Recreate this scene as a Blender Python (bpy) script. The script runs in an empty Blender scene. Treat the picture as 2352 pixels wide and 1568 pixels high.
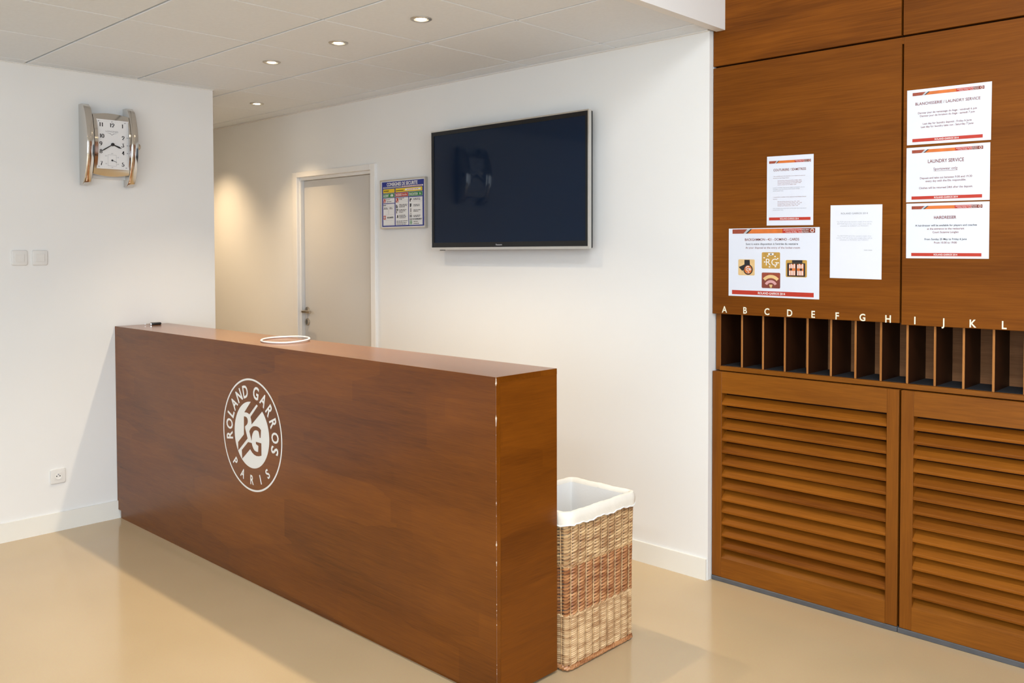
import bpy, math, random
from mathutils import Vector, Matrix
random.seed(7)
S = bpy.context.scene
COL = S.collection
PI = math.pi

# ------------------------------------------------------------------ camera
CAM_Z = 1.5353
cd = bpy.data.cameras.new('camera'); cam = bpy.data.objects.new('camera', cd); COL.objects.link(cam)
cd.sensor_fit = 'HORIZONTAL'; cd.sensor_width = 36.0
cd.lens = 2027.84 / 2352 * 36.0
cd.shift_y = (638.44 - 784) / 2352
rgt = Vector((0.72355762, 0.69025881, -0.00267252)); upv = Vector((-0.01784001, 0.0225708, 0.99958606)); fwd = Vector((-0.6900334, 0.72321044, -0.0286455))
M = Matrix(((rgt.x, upv.x, -fwd.x, 0), (rgt.y, upv.y, -fwd.y, 0), (rgt.z, upv.z, -fwd.z, CAM_Z), (0, 0, 0, 1)))
cam.matrix_world = M
cd.clip_start = 0.05
S.camera = cam

# ------------------------------------------------------------------ world, added daylight, exposure
w = bpy.data.worlds.new('world'); S.world = w; w.use_nodes = True
w.node_tree.nodes['Background'].inputs[0].default_value = (0.75, 0.85, 1.0, 1)
w.node_tree.nodes['Background'].inputs[1].default_value = 0.4
S.view_settings.view_transform = 'Standard'; S.view_settings.look = 'None'
S.view_settings.gamma = 1.0; S.view_settings.use_curve_mapping = False
S.view_settings.exposure = -0.38

def area(name, loc, rot, sx, sy, energy, color):
    l = bpy.data.lights.new(name, 'AREA'); l.shape = 'RECTANGLE'; l.size = sx; l.size_y = sy; l.energy = energy; l.color = color
    o = bpy.data.objects.new(name, l); COL.objects.link(o); o.location = loc; o.rotation_euler = rot
    return o
# soft fill from two added, unseen windows behind and beside the camera
area('added_daylight', (0.6, -4.42, 1.75), (math.radians(90), 0, 0), 5.0, 2.5, 200, (0.78, 0.89, 1.0))
area('added_daylight', (3.92, -1.2, 1.75), (math.radians(90), 0, math.radians(90)), 5.0, 2.5, 300, (0.76, 0.88, 1.0))
S.cycles.max_bounces = 6; S.cycles.diffuse_bounces = 4; S.cycles.glossy_bounces = 3; S.cycles.transmission_bounces = 0
S.cycles.use_light_tree = False
S.cycles.caustics_reflective = False; S.cycles.caustics_refractive = False

# ------------------------------------------------------------------ mesh helpers
class MB:
    def __init__(s): s.v = []; s.f = []; s.sm = False
    def add(s, vs, fs):
        b = len(s.v); s.v += [tuple(p) for p in vs]; s.f += [tuple(b + i for i in f) for f in fs]; return s
    def box(s, x0, x1, y0, y1, z0, z1, b=0.0):
        if x0 > x1: x0, x1 = x1, x0
        if y0 > y1: y0, y1 = y1, y0
        if b <= 0:
            return s.add([(x0, y0, z0), (x1, y0, z0), (x1, y1, z0), (x0, y1, z0), (x0, y0, z1), (x1, y0, z1), (x1, y1, z1), (x0, y1, z1)],
                         [(0, 3, 2, 1), (4, 5, 6, 7), (0, 1, 5, 4), (1, 2, 6, 5), (2, 3, 7, 6), (3, 0, 4, 7)])
        # chamfered box: 24 vertices
        vs = []; idx = {}
        for i, X in enumerate((x0, x1)):
            for j, Y in enumerate((y0, y1)):
                for k, Z in enumerate((z0, z1)):
                    sx, sy, sz = (1, -1)[i] * b, (1, -1)[j] * b, (1, -1)[k] * b
                    for a, p in enumerate(((X, Y + sy, Z + sz), (X + sx, Y, Z + sz), (X + sx, Y + sy, Z))):
                        idx[i, j, k, a] = len(vs); vs.append(p)
        fs = []
        for i in (0, 1):
            f = [idx[i, 0, 0, 0], idx[i, 1, 0, 0], idx[i, 1, 1, 0], idx[i, 0, 1, 0]]; fs.append(f if i else f[::-1])
            f = [idx[0, i, 0, 1], idx[1, i, 0, 1], idx[1, i, 1, 1], idx[0, i, 1, 1]]; fs.append(f[::-1] if i else f)
            f = [idx[0, 0, i, 2], idx[1, 0, i, 2], idx[1, 1, i, 2], idx[0, 1, i, 2]]; fs.append(f if i else f[::-1])
        for i in (0, 1):
            for j in (0, 1):
                f = [idx[i, j, 0, 0], idx[i, j, 1, 0], idx[i, j, 1, 1], idx[i, j, 0, 1]]; fs.append(f if i == j else f[::-1])
                f = [idx[i, 0, j, 0], idx[i, 1, j, 0], idx[i, 1, j, 2], idx[i, 0, j, 2]]; fs.append(f[::-1] if i == j else f)
                f = [idx[0, i, j, 1], idx[1, i, j, 1], idx[1, i, j, 2], idx[0, i, j, 2]]; fs.append(f if i == j else f[::-1])
                for k in (0, 1):
                    f = [idx[i, j, k, 0], idx[i, j, k, 1], idx[i, j, k, 2]]
                    fs.append(f if (i + j + k) % 2 == 0 else f[::-1])
        return s.add(vs, fs)
    def prism(s, pts, fn, t):
        """polygon pts (a, b) mapped by fn(a, b, depth) and extruded from depth 0 to t"""
        n = len(pts)
        vs = [fn(a, b, 0) for a, b in pts] + [fn(a, b, t) for a, b in pts]
        fs = [tuple(range(n))[::-1], tuple(range(n, 2 * n))] + [(i, (i + 1) % n, n + (i + 1) % n, n + i) for i in range(n)]
        return s.add(vs, fs)
    def tube(s, pts, r, n=6, closed=False, caps=True):
        pts = [Vector(p) for p in pts]; m = len(pts); rings = []
        rr = r if isinstance(r, (list, tuple)) else [r] * m
        prev = None
        for i, p in enumerate(pts):
            if closed: d = pts[(i + 1) % m] - pts[i - 1]
            else: d = pts[min(i + 1, m - 1)] - pts[max(i - 1, 0)]
            d.normalize()
            if prev is None:
                up = Vector((0, 0, 1)) if abs(d.z) < .9 else Vector((1, 0, 0))
                a = d.cross(up).normalized()
            else:
                a = (prev - d * prev.dot(d)).normalized()
            prev = a; b = d.cross(a)
            rings.append([p + (a * math.cos(2 * PI * k / n) + b * math.sin(2 * PI * k / n)) * rr[i] for k in range(n)])
        return s.loft(rings, closed, caps)
    def loft(s, rings, closed=False, caps=True):
        m = len(rings); n = len(rings[0]); vs = [p for r in rings for p in r]; fs = []
        for i in range(m if closed else m - 1):
            j = (i + 1) % m
            for k in range(n): fs.append((i * n + k, i * n + (k + 1) % n, j * n + (k + 1) % n, j * n + k))
        if caps and not closed: fs += [tuple(range(n))[::-1], tuple(range((m - 1) * n, m * n))]
        return s.add(vs, fs)
    def lathe(s, c, axis, prof, n=24):
        """prof: (radius, height) along axis from c"""
        axis = Vector(axis).normalized(); c = Vector(c)
        a = axis.orthogonal().normalized(); b = axis.cross(a)
        rings = [[c + axis * h + (a * math.cos(2 * PI * k / n) + b * math.sin(2 * PI * k / n)) * max(r, 1e-5) for k in range(n)] for r, h in prof]
        return s.loft(rings)
    def frame(s, o, i, y0, y1):
        """one connected rectangular frame; o and i are (x0, x1, z0, z1) outside and inside, y0..y1 deep"""
        c = lambda r, y: [(r[0], y, r[2]), (r[1], y, r[2]), (r[1], y, r[3]), (r[0], y, r[3])]
        return s.loft(list(zip(*[[Vector(p) for p in q] for q in (c(o, y0), c(o, y1), c(i, y1), c(i, y0))])), closed=True)
    def quad(s, *p): return s.add(p, [tuple(range(len(p)))])
    def smooth(s): s.sm = True; return s
    def build(s, name, mat, parent=None, origin=None):
        root = parent
        if root is not None:
            while root.parent is not None: root = root.parent
        o = Vector(root['_o']) if root is not None else (Vector(origin) if origin else Vector((0, 0, 0)))
        me = bpy.data.meshes.new(name)
        me.from_pydata([(p[0] - o.x, p[1] - o.y, p[2] - o.z) for p in s.v], [], s.f)
        me.materials.append(mat)
        if s.sm:
            for q in me.polygons: q.use_smooth = True
            me.set_sharp_from_angle(angle=math.radians(40))
        me.update()
        ob = bpy.data.objects.new(name, me); COL.objects.link(ob)
        if parent is not None: ob.parent = parent
        else: ob.location = o; ob['_o'] = tuple(o)
        return ob
ROOTS = []
def thing(name, loc, label, cat, group=None):
    o = bpy.data.objects.new(name, None); COL.objects.link(o); o.location = loc; o.empty_display_size = .05
    o['_o'] = tuple(loc); o['label'] = label; o['category'] = cat
    if group: o['group'] = group
    return o
def struct(o, label=None):
    o['kind'] = 'structure'
    if label: o['label'] = label
    return o

_tc = {}
def glyphs(txt, bold=0.0, spacing=1.0):
    """flat mesh of a line of text: vertices (x, y) scaled so capitals are 1 high, centred on x; faces"""
    key = (txt, bold, spacing)
    if key in _tc: return _tc[key]
    cu = bpy.data.curves.new('t', 'FONT'); cu.body = txt; cu.offset = bold; cu.resolution_u = 3; cu.space_character = spacing
    ob = bpy.data.objects.new('t', cu); COL.objects.link(ob)
    me = bpy.data.meshes.new_from_object(ob)
    vs = [(v.co.x, v.co.y) for v in me.vertices]; fs = [tuple(q.vertices) for q in me.polygons]
    bpy.data.objects.remove(ob); bpy.data.curves.remove(cu); bpy.data.meshes.remove(me)
    if vs:
        x0 = min(v[0] for v in vs); x1 = max(v[0] for v in vs); k = 1 / 0.70
        vs = [((x - (x0 + x1) / 2) * k, y * k) for x, y in vs]
    _tc[key] = (vs, fs); return vs, fs
def put_text(mb, txt, fn, cx, cy, cap, width=None, bold=0.0, align='c', spacing=1.0):
    """fn(a, b) -> 3D; (cx, cy) centre of the capitals, cap height in fn's units"""
    vs, fs = glyphs(txt, bold, spacing)
    if not vs: return
    w0 = max(v[0] for v in vs) - min(v[0] for v in vs)
    sx = cap if width is None else width / w0
    ox = {'c': 0, 'l': sx * w0 / 2, 'r': -sx * w0 / 2}[align]
    mb.add([fn(cx + ox + x * sx, cy + (y - .5) * cap) for x, y in vs], fs)

# ------------------------------------------------------------------ materials
def new_mat(name):
    m = bpy.data.materials.new(name); m.use_nodes = True
    return m, m.node_tree.nodes, m.node_tree.links, m.node_tree.nodes['Principled BSDF']
def plain(name, col, rough=.5, metal=0.0, spec=.5, coat=0.0, var=0.04, scale=30.0, bump=0.0):
    m, N, L, P = new_mat(name)
    P.inputs['Roughness'].default_value = rough; P.inputs['Metallic'].default_value = metal
    P.inputs['Specular IOR Level'].default_value = spec; P.inputs['Coat Weight'].default_value = coat
    g = N.new('ShaderNodeNewGeometry'); n = N.new('ShaderNodeTexNoise'); n.inputs['Scale'].default_value = scale; n.inputs['Detail'].default_value = 1
    L.new(g.outputs['Position'], n.inputs['Vector'])
    mx = N.new('ShaderNodeMix'); mx.data_type = 'RGBA'
    mx.inputs[6].default_value = (*[c * (1 - var) for c in col], 1); mx.inputs[7].default_value = (*[min(1, c * (1 + var)) for c in col], 1)
    L.new(n.outputs['Fac'], mx.inputs[0]); L.new(mx.outputs[2], P.inputs['Base Color'])
    if bump:
        b = N.new('ShaderNodeBump'); b.inputs['Strength'].default_value = bump; b.inputs['Distance'].default_value = .002
        n2 = N.new('ShaderNodeTexNoise'); n2.inputs['Scale'].default_value = scale * 8; L.new(g.outputs['Position'], n2.inputs['Vector'])
        L.new(n2.outputs['Fac'], b.inputs['Height']); L.new(b.outputs[0], P.inputs['Normal'])
    return m
def emit(name, col, strength):
    m, N, L, P = new_mat(name)
    P.inputs['Base Color'].default_value = (*col, 1); P.inputs['Emission Color'].default_value = (*col, 1); P.inputs['Emission Strength'].default_value = strength; m.cycles.emission_sampling = 'NONE'
    return m
def wood(name, dark, light, axis='x', rough=.4, spec=.5, grain=1.0, blotch=1.0, objvar=0.0, chips=None, coat=0.0, veneer=0.0):
    m, N, L, P = new_mat(name)
    P.inputs['Roughness'].default_value = rough; P.inputs['Specular IOR Level'].default_value = spec
    P.inputs['Coat Weight'].default_value = coat; P.inputs['Coat Roughness'].default_value = .12
    g = N.new('ShaderNodeNewGeometry')
    def noise(sc, detail, dist, seed):
        mp = N.new('ShaderNodeMapping'); mp.inputs['Scale'].default_value = sc; mp.inputs['Location'].default_value = (seed, seed * .7, seed * 1.3)
        L.new(g.outputs['Position'], mp.inputs['Vector'])
        n = N.new('ShaderNodeTexNoise'); n.inputs['Scale'].default_value = 1; n.inputs['Detail'].default_value = detail; n.inputs['Distortion'].default_value = dist
        L.new(mp.outputs[0], n.inputs['Vector']); return n
    ax = {'x': 0, 'y': 1, 'z': 2}[axis]
    def sc(along, across): return tuple(along if i == ax else across for i in range(3))
    big = noise(sc(1.1 * blotch, 5.5 * blotch), 2, .6, 1.7)
    mid = noise(sc(2.2 * grain, 38 * grain), 3, .9, 4.1)
    fine = noise(sc(9 * grain, 260 * grain), 1, .0, 9.3)
    def math_(op, a, b):
        q = N.new('ShaderNodeMath'); q.operation = op
        for i, v in enumerate((a, b)):
            if isinstance(v, (int, float)): q.inputs[i].default_value = v
            else: L.new(v, q.inputs[i])
        return q.outputs[0]
    f = math_('ADD', math_('MULTIPLY', big.outputs['Fac'], .46), math_('ADD', math_('MULTIPLY', mid.outputs['Fac'], .26), math_('MULTIPLY', fine.outputs['Fac'], .28)))
    if veneer:
        vo = N.new('ShaderNodeTexVoronoi'); mp = N.new('ShaderNodeMapping'); mp.inputs['Scale'].default_value = sc(1.4, 6.0); mp.inputs['Location'].default_value = (.3, .2, .45)
        L.new(g.outputs['Position'], mp.inputs['Vector']); L.new(mp.outputs[0], vo.inputs['Vector']); vo.distance = 'CHEBYCHEV'; vo.inputs['Scale'].default_value = 1
        sp = N.new('ShaderNodeSeparateColor'); L.new(vo.outputs['Color'], sp.inputs[0])
        f = math_('ADD', f, math_('MULTIPLY', math_('SUBTRACT', sp.outputs[0], .5), veneer))
    if objvar:
        oi = N.new('ShaderNodeObjectInfo')
        f = math_('ADD', f, math_('MULTIPLY', math_('SUBTRACT', oi.outputs['Random'], .5), objvar))
    r = N.new('ShaderNodeValToRGB'); r.color_ramp.elements[0].position = .28; r.color_ramp.elements[1].position = .72
    r.color_ramp.elements[0].color = (*dark, 1); r.color_ramp.elements[1].color = (*light, 1)
    L.new(f, r.inputs[0]); colour = r.outputs[0]
    if chips:      # worn white spots on the arris at x = chips[0], y = chips[1]
        sp = N.new('ShaderNodeSeparateXYZ'); L.new(g.outputs['Position'], sp.inputs[0])
        dx = math_('ABSOLUTE', math_('SUBTRACT', sp.outputs[0], chips[0]), 0); dy = math_('ABSOLUTE', math_('SUBTRACT', sp.outputs[1], chips[1]), 0)
        d = math_('ADD', dx, dy)
        cn = N.new('ShaderNodeTexNoise'); cn.noise_dimensions = '1D'; cn.inputs['Scale'].default_value = 14; cn.inputs['Detail'].default_value = 6; cn.inputs['Roughness'].default_value = .75
        L.new(sp.outputs[2], cn.inputs['W'])
        wd = math_('ADD', math_('MULTIPLY', math_('MAXIMUM', math_('SUBTRACT', cn.outputs['Fac'], .56), 0), .024), .0006)
        mask = math_('LESS_THAN', d, wd)
        mx = N.new('ShaderNodeMix'); mx.data_type = 'RGBA'; mx.inputs[7].default_value = (.72, .62, .5, 1)
        L.new(mask, mx.inputs[0]); L.new(colour, mx.inputs[6]); colour = mx.outputs[2]
    L.new(colour, P.inputs['Base Color'])
    return m

m_wall = plain('white_wall_paint', (.80, .80, .79), .55, var=.015, scale=2.5)
m_ceil = plain('ceiling_tile_board', (.77, .825, .89), .8, var=.03, scale=60, bump=.15, spec=.2)
m_grid = plain('ceiling_gap_shadow_grey', (.12, .12, .125), .8, spec=.1)
m_trimwhite = plain('white_lacquer', (.80, .79, .77), .35, var=.01)
m_base = plain('cream_white_skirting', (.80, .79, .74), .4, var=.02, scale=8)
m_floor, N, L, P = new_mat('beige_resin_floor')
P.inputs['Roughness'].default_value = .14; P.inputs['Specular IOR Level'].default_value = .5
g = N.new('ShaderNodeNewGeometry'); n1 = N.new('ShaderNodeTexNoise'); n1.inputs['Scale'].default_value = 1.4; n1.inputs['Detail'].default_value = 2
n2 = N.new('ShaderNodeTexNoise'); n2.inputs['Scale'].default_value = 420; L.new(g.outputs['Position'], n1.inputs['Vector']); L.new(g.outputs['Position'], n2.inputs['Vector'])
r = N.new('ShaderNodeValToRGB'); r.color_ramp.elements[0].position = .3; r.color_ramp.elements[1].position = .7
r.color_ramp.elements[0].color = (.53, .395, .23, 1); r.color_ramp.elements[1].color = (.575, .435, .265, 1)
mx = N.new('ShaderNodeMix'); mx.data_type = 'RGBA'; mx.blend_type = 'OVERLAY'; mx.inputs[0].default_value = .12
L.new(n1.outputs['Fac'], r.inputs[0]); L.new(r.outputs[0], mx.inputs[6]); L.new(n2.outputs['Color'], mx.inputs[7]); L.new(mx.outputs[2], P.inputs['Base Color'])

WD, WL = (.106, .0285, .0018), (.220, .0665, .0048)
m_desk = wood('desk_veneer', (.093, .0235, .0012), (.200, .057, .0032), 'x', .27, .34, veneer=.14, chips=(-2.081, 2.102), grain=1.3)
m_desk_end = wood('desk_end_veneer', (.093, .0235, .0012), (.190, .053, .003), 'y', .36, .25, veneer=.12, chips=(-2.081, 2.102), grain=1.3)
m_desk_top = wood('desk_top_veneer_lit', (.165, .055, .012), (.300, .115, .030), 'x', .20, .6, grain=1.2)  # lighter than the front: reflected light is put into the top's colour
m_panel = wood('panel_veneer', WD, WL, 'x', .46, .13, grain=.9, blotch=1.0)
m_panel_fig = wood('figured_panel_veneer', (.088, .0225, .0012), (.245, .072, .005), 'x', .46, .13, grain=.75, blotch=1.6)
m_oakx = wood('oak_rail', (.140, .040, .003), (.310, .105, .009), 'x', .40, .25, grain=1.1)
m_oakz = wood('oak_stile', (.125, .034, .0022), (.250, .080, .0058), 'z', .40, .25, grain=1.1)
m_slat = wood('oak_slat', (.138, .037, .0028), (.295, .094, .008), 'x', .46, .13, grain=1.0, objvar=.22)
m_hole = wood('shaded_veneer', (.018, .005, .0015), (.036, .0105, .003), 'z', .45, .2, grain=.9)  # shade inside the holes is put into this dark colour
m_holeback = wood('striped_back_board', (.16, .062, .022), (.36, .165, .068), 'x', .55, .2, grain=1.6)
m_edge = wood('oak_edge_band', (.26, .09, .016), (.45, .19, .05), 'z', .45, .3)
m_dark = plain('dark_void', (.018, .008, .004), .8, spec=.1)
m_lead = plain('grey_rubber_strip', (.085, .087, .095), .5, var=.25, scale=20)
m_hole_floor = plain('shaded_grey_liner', (.028, .028, .031), .9, spec=.1, var=.1)  # floor of the holes, darkened to hold their shade
m_chrome = plain('polished_steel', (.66, .64, .61), .10, 1.0, var=.01)
m_steel = plain('brushed_steel', (.52, .46, .38), .28, 1.0, var=.03)
m_alu = plain('anodised_aluminium', (.62, .61, .58), .38, 1.0, var=.02)
m_dial = plain('white_dial', (.80, .81, .83), .35, var=.01)
m_black = plain('black_plastic', (.012, .012, .013), .35, var=.1)
m_ink = plain('black_ink', (.015, .015, .018), .5, var=.05)
m_bezel = plain('gloss_black_bezel', (.006, .006, .007), .08, spec=.35, var=.1)
m_screen = plain('dark_glass_screen', (.003, .0105, .030), .03, spec=.2, var=.02)
m_paper = plain('laminated_paper', (.70, .735, .83), .25, var=.006, scale=6)
m_plainpaper = plain('plain_paper', (.71, .735, .81), .6, var=.008, scale=6)
m_red = plain('print_red', (.46, .035, .018), .35, var=.06, scale=60)
m_maroon = plain('print_maroon', (.20, .045, .03), .35, var=.1)
m_rust = plain('print_rust_text', (.30, .075, .05), .35, var=.1)
m_pink = plain('print_faded_red_text', (.62, .33, .33), .35, var=.1)
m_greyp = plain('print_grey_text', (.33, .34, .37), .35, var=.1)
m_lgrey = plain('print_faint_grey', (.46, .48, .52), .4, var=.1)
m_orange = plain('print_orange', (.62, .16, .03), .35, var=.2, scale=40)
m_brick = plain('print_brick', (.30, .06, .03), .35, var=.4, scale=160)
m_pwhite = plain('print_white', (.80, .80, .80), .35, var=.01)
m_blue = plain('print_blue', (.004, .022, .24), .35, var=.03)
m_yellow = plain('print_yellow', (.78, .55, .02), .35, var=.03)
m_green = plain('print_green', (.02, .22, .05), .35, var=.03)
m_gold = plain('print_gold', (.50, .29, .06), .35, var=.25, scale=40)
m_tan = plain('print_tan', (.70, .48, .22), .35, var=.2, scale=40)
m_decal = plain('white_vinyl', (.78, .78, .76), .4, var=.01)
m_letter = plain('cream_vinyl_letter', (.80, .76, .60), .4, var=.01)
m_switch = plain('white_switch_plastic', (.74, .73, .71), .25, var=.005)
m_door = plain('grey_door_paint', (.60, .585, .56), .45, var=.02, scale=3)
m_cloth = plain('cream_cotton', (.78, .74, .66), .9, var=.05, scale=25, bump=.3, spec=.1)
m_clothin = plain('white_cotton_lining', (.80, .79, .77), .9, var=.03, scale=14, bump=.2, spec=.1)
m_cable = plain('white_cable_sheath', (.82, .81, .80), .35, var=.01)
m_glow = emit('lamp_glow', (1.0, .80, .52), 28.0)
def wicker(name, c0, c1):
    m, N, L, P = new_mat(name); P.inputs['Roughness'].default_value = .38
    g = N.new('ShaderNodeNewGeometry'); mp = N.new('ShaderNodeMapping'); mp.inputs['Scale'].default_value = (14, 14, 95); L.new(g.outputs['Position'], mp.inputs['Vector'])
    n = N.new('ShaderNodeTexNoise'); n.inputs['Scale'].default_value = 1; n.inputs['Detail'].default_value = 3; L.new(mp.outputs[0], n.inputs['Vector'])
    r = N.new('ShaderNodeValToRGB'); r.color_ramp.elements[0].position = .36; r.color_ramp.elements[1].position = .64
    r.color_ramp.elements[0].color = (*c0, 1); r.color_ramp.elements[1].color = (*c1, 1); L.new(n.outputs['Fac'], r.inputs[0]); L.new(r.outputs[0], P.inputs['Base Color'])
    return m
m_wick1 = wicker('natural_wicker', (.32, .165, .072), (.62, .42, .215))
m_wick2 = wicker('russet_wicker', (.25, .085, .028), (.50, .24, .10))
m_wick3 = wicker('pale_wicker', (.40, .225, .105), (.68, .48, .27))

# ------------------------------------------------------------------ the room
ZC = 2.555; YW = 3.591; XL = -5.185; XE = -2.165; ZH = 3.45
def room(name, mat, *boxes):
    mb = MB()
    for b in boxes: mb.box(*b)
    return struct(mb.build(name, mat))
room('floor', m_floor, (-9.6, 4.2, -4.7, 4.2, -.12, 0))
room('wall_left', m_wall, (XL - .12, XL, -4.5, 2.727, 0, ZC))
DX0, DX1, DZ = -5.60, -4.672, 2.095       # door opening in the back wall
room('wall_back', m_wall, (-9.5, DX0, YW, 3.95, 0, ZC + .05), (DX1, XE, YW, 3.95, 0, ZC + .05), (DX0, DX1, YW, 3.95, DZ, ZC + .05), (DX0, DX1, 3.80, 3.95, 0, DZ))
room('wall_corridor', m_wall, (-9.5, XL - .12, 2.607, 2.727, 0, ZC), (-9.6, -9.5, 2.6, 3.95, 0, ZC + .05))
wr = room('wall_right', m_dark, (XE, 4.1, 3.862, 3.95, 0, ZH))
WX0, WX1, WZ0, WZ1 = -1.9, 3.1, .5, 3.0
room('wall_front', m_wall, (XL, WX0, -4.62, -4.5, 0, ZH), (WX1, 4.1, -4.62, -4.5, 0, ZH), (WX0, WX1, -4.62, -4.5, 0, WZ0), (WX0, WX1, -4.62, -4.5, WZ1, ZH))
room('wall_east', m_wall, (4.0, 4.1, -4.5, -3.7, 0, ZH), (4.0, 4.1, 1.3, 3.862, 0, ZH), (4.0, 4.1, -3.7, 1.3, 0, .5), (4.0, 4.1, -3.7, 1.3, 3.0, ZH))
def window(name, a0, a1, fn):  # unseen window frames, added to go with the soft fill light
    mb = MB()
    for u in (a0, a0 + (a1 - a0) / 3, a0 + 2 * (a1 - a0) / 3, a1): mb.box(*fn(u - .03, u + .03, .5, 3.0))
    mb.box(*fn(a0, a1, .5, .56)); mb.box(*fn(a0, a1, 2.94, 3.0))
    return struct(mb.build(name, m_trimwhite))
window('added_window_1', -1.87, 3.07, lambda a, b, c, d: (a, b, -4.61, -4.53, c, d))
window('added_window_2', -3.67, 1.27, lambda a, b, c, d: (4.02, 4.09, a, b, c, d))
room('ceiling_high', m_wall, (-2.148, 4.1, -4.62, 3.95, ZH, ZH + .1))
def luminaire(x, y, label):  # unseen fixture, added to light wood and bulkhead from above
    t = thing('added_luminaire', (x, y, ZH), label, 'lamp', 'added luminaires on the high ceiling')
    b = MB(); c = lambda r, z: [Vector((r[0], r[2], z)), Vector((r[1], r[2], z)), Vector((r[1], r[3], z)), Vector((r[0], r[3], z))]
    o_, i2 = (x - .6, x + .6, y - .3, y + .3), (x - .57, x + .57, y - .27, y + .27)
    b.loft(list(zip(c(o_, ZH - .05), c(o_, ZH), c(i2, ZH), c(i2, ZH - .05))), closed=True).build('frame', m_trimwhite, t)
    MB().box(x - .57, x + .57, y - .27, y + .27, ZH - .03, ZH - .01).build('diffuser', m_led, t)
    l = bpy.data.lights.new('fill_light', 'AREA'); l.shape = 'RECTANGLE'; l.size = 1.1; l.size_y = .5; l.energy = 85; l.color = (.90, .955, 1.0)
    q = bpy.data.objects.new('fill_light', l); COL.objects.link(q); q.parent = t; q.location = (0, 0, -.055)
m_led = emit('added_led_diffuser', (.93, .97, 1.0), 6.0)
luminaire(-.35, 1.3, 'added unseen ceiling luminaire above the viewer'); luminaire(.6, -2.2, 'added unseen ceiling luminaire towards the front wall'); luminaire(2.6, -.7, 'added unseen ceiling luminaire towards the east wall')
# dropped tile ceiling: backing slab and one object for each tile
ceil = room('ceiling', m_grid, (-9.6, -2.150, -4.62, 3.95, ZC + .016, ZC + .10))
GX, GY = -5.683, 1.045
tile_mesh = {}
for j in range(-4, 5):
    for i in range(-7, 7):
        x0 = GX + .6 * i + .0030; x1 = GX + .6 * (i + 1) - .0030; y0 = GY + .6 * (j) + .0055; y1 = GY + .6 * (j + 1) - .0055
        x1 = min(x1, -2.150); y1 = min(y1, YW - .022)
        if x1 - x0 < .02 or y1 - y0 < .02: continue
        if x1 < XL - .1 and y1 < 2.70: continue
        key = (round(x1 - x0, 3), round(y1 - y0, 3))
        if key not in tile_mesh:
            me = bpy.data.meshes.new('tile'); b = MB().box(0, x1 - x0, 0, y1 - y0, 0, .0155, .0025); me.from_pydata(b.v, [], b.f); me.materials.append(m_ceil); tile_mesh[key] = me
        t = bpy.data.objects.new('tile', tile_mesh[key]); COL.objects.link(t); t.parent = ceil; t.location = (x0, y0, ZC)
# edge trims of the ceiling
room('trim_1', m_trimwhite, (-9.5, XE, YW - .018, YW, ZC - .004, ZC + .016))
room('trim_2', m_trimwhite, (XL, XL + .012, -4.5, 2.727, ZC - .003, ZC + .016))
# white bulkhead where the dropped ceiling ends
room('wall_bulkhead', m_wall, (-2.148, -2.102, -4.5, 3.622, ZC - .004, ZH))
# skirtings
def skirting(name, *b):
    return room(name, m_base, *b)
skirting('baseboard_left', (XL, XL + .013, -4.5, 2.727, 0, .102))
skirting('baseboard_back', (DX1 + .06, XE - .004, YW - .012, YW, 0, .100), (-9.5, DX0 - .06, YW - .012, YW, 0, .100))
skirting('baseboard_front', (XL, 4.0, -4.5, -4.487, 0, .1)); skirting('baseboard_east', (3.987, 4.0, -4.48, 3.6, 0, .1))
mb = MB().box(XE + .004, -1.310, 3.617, 3.64, 0, .021, .002).box(-1.3085, .6, 3.617, 3.64, 0, .021, .002)
struct(mb.build('baseboard_right', m_lead))

# ------------------------------------------------------------------ door in the back wall
door = thing('door_1', (-5.13, YW, 0), 'flush grey door in white frame with steel lever handle', 'door'); door['kind'] = 'structure'; del door['category']
FY = YW - .018
fr = MB()
fr.box(-5.628, -5.571, FY, YW + .012, 0, 2.122, .002).box(-4.700, -4.650, FY, YW + .012, 0, 2.122, .002).box(-5.571, -4.700, FY, YW + .012, 2.084, 2.122, .002)
fr.build('frame', m_trimwhite, door)
fr = MB()
fr.box(-5.599, -5.573, YW + .012, 3.70, 0, 2.086).box(-4.698, -4.674, YW + .012, 3.70, 0, 2.086).box(-5.573, -4.698, YW + .012, 3.70, 2.064, 2.086)
fr.box(-5.571, -5.563, 3.600, 3.606, 0, 2.07)
fr.build('jamb', m_trimwhite, door)
leaf = MB().box(-5.567, -4.703, 3.636, 3.676, .006, 2.062, .001).build('leaf', m_door, door)
MB().lathe((-5.536, 3.636, 1.118), (0, -1, 0), [(.026, 0), (.026, .006), (.024, .008), (.0, .008)]).smooth().build('rosette', m_steel, leaf)
hp = [(-5.536, 3.63, 1.112), (-5.536, 3.600, 1.112), (-5.532, 3.588, 1.112), (-5.517, 3.582, 1.112), (-5.425, 3.582, 1.112)]
MB().tube(hp, .0105, 12).smooth().build('lever_handle', m_steel, leaf)
MB().lathe((-5.536, 3.636, 1.034), (0, -1, 0), [(.026, 0), (.026, .006), (.024, .008), (.0, .008)]).smooth().build('lock_escutcheon', m_steel, leaf)
MB().box(-5.540, -5.532, 3.6275, 3.6295, 1.020, 1.048).build('key_slot', m_black, leaf)

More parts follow.
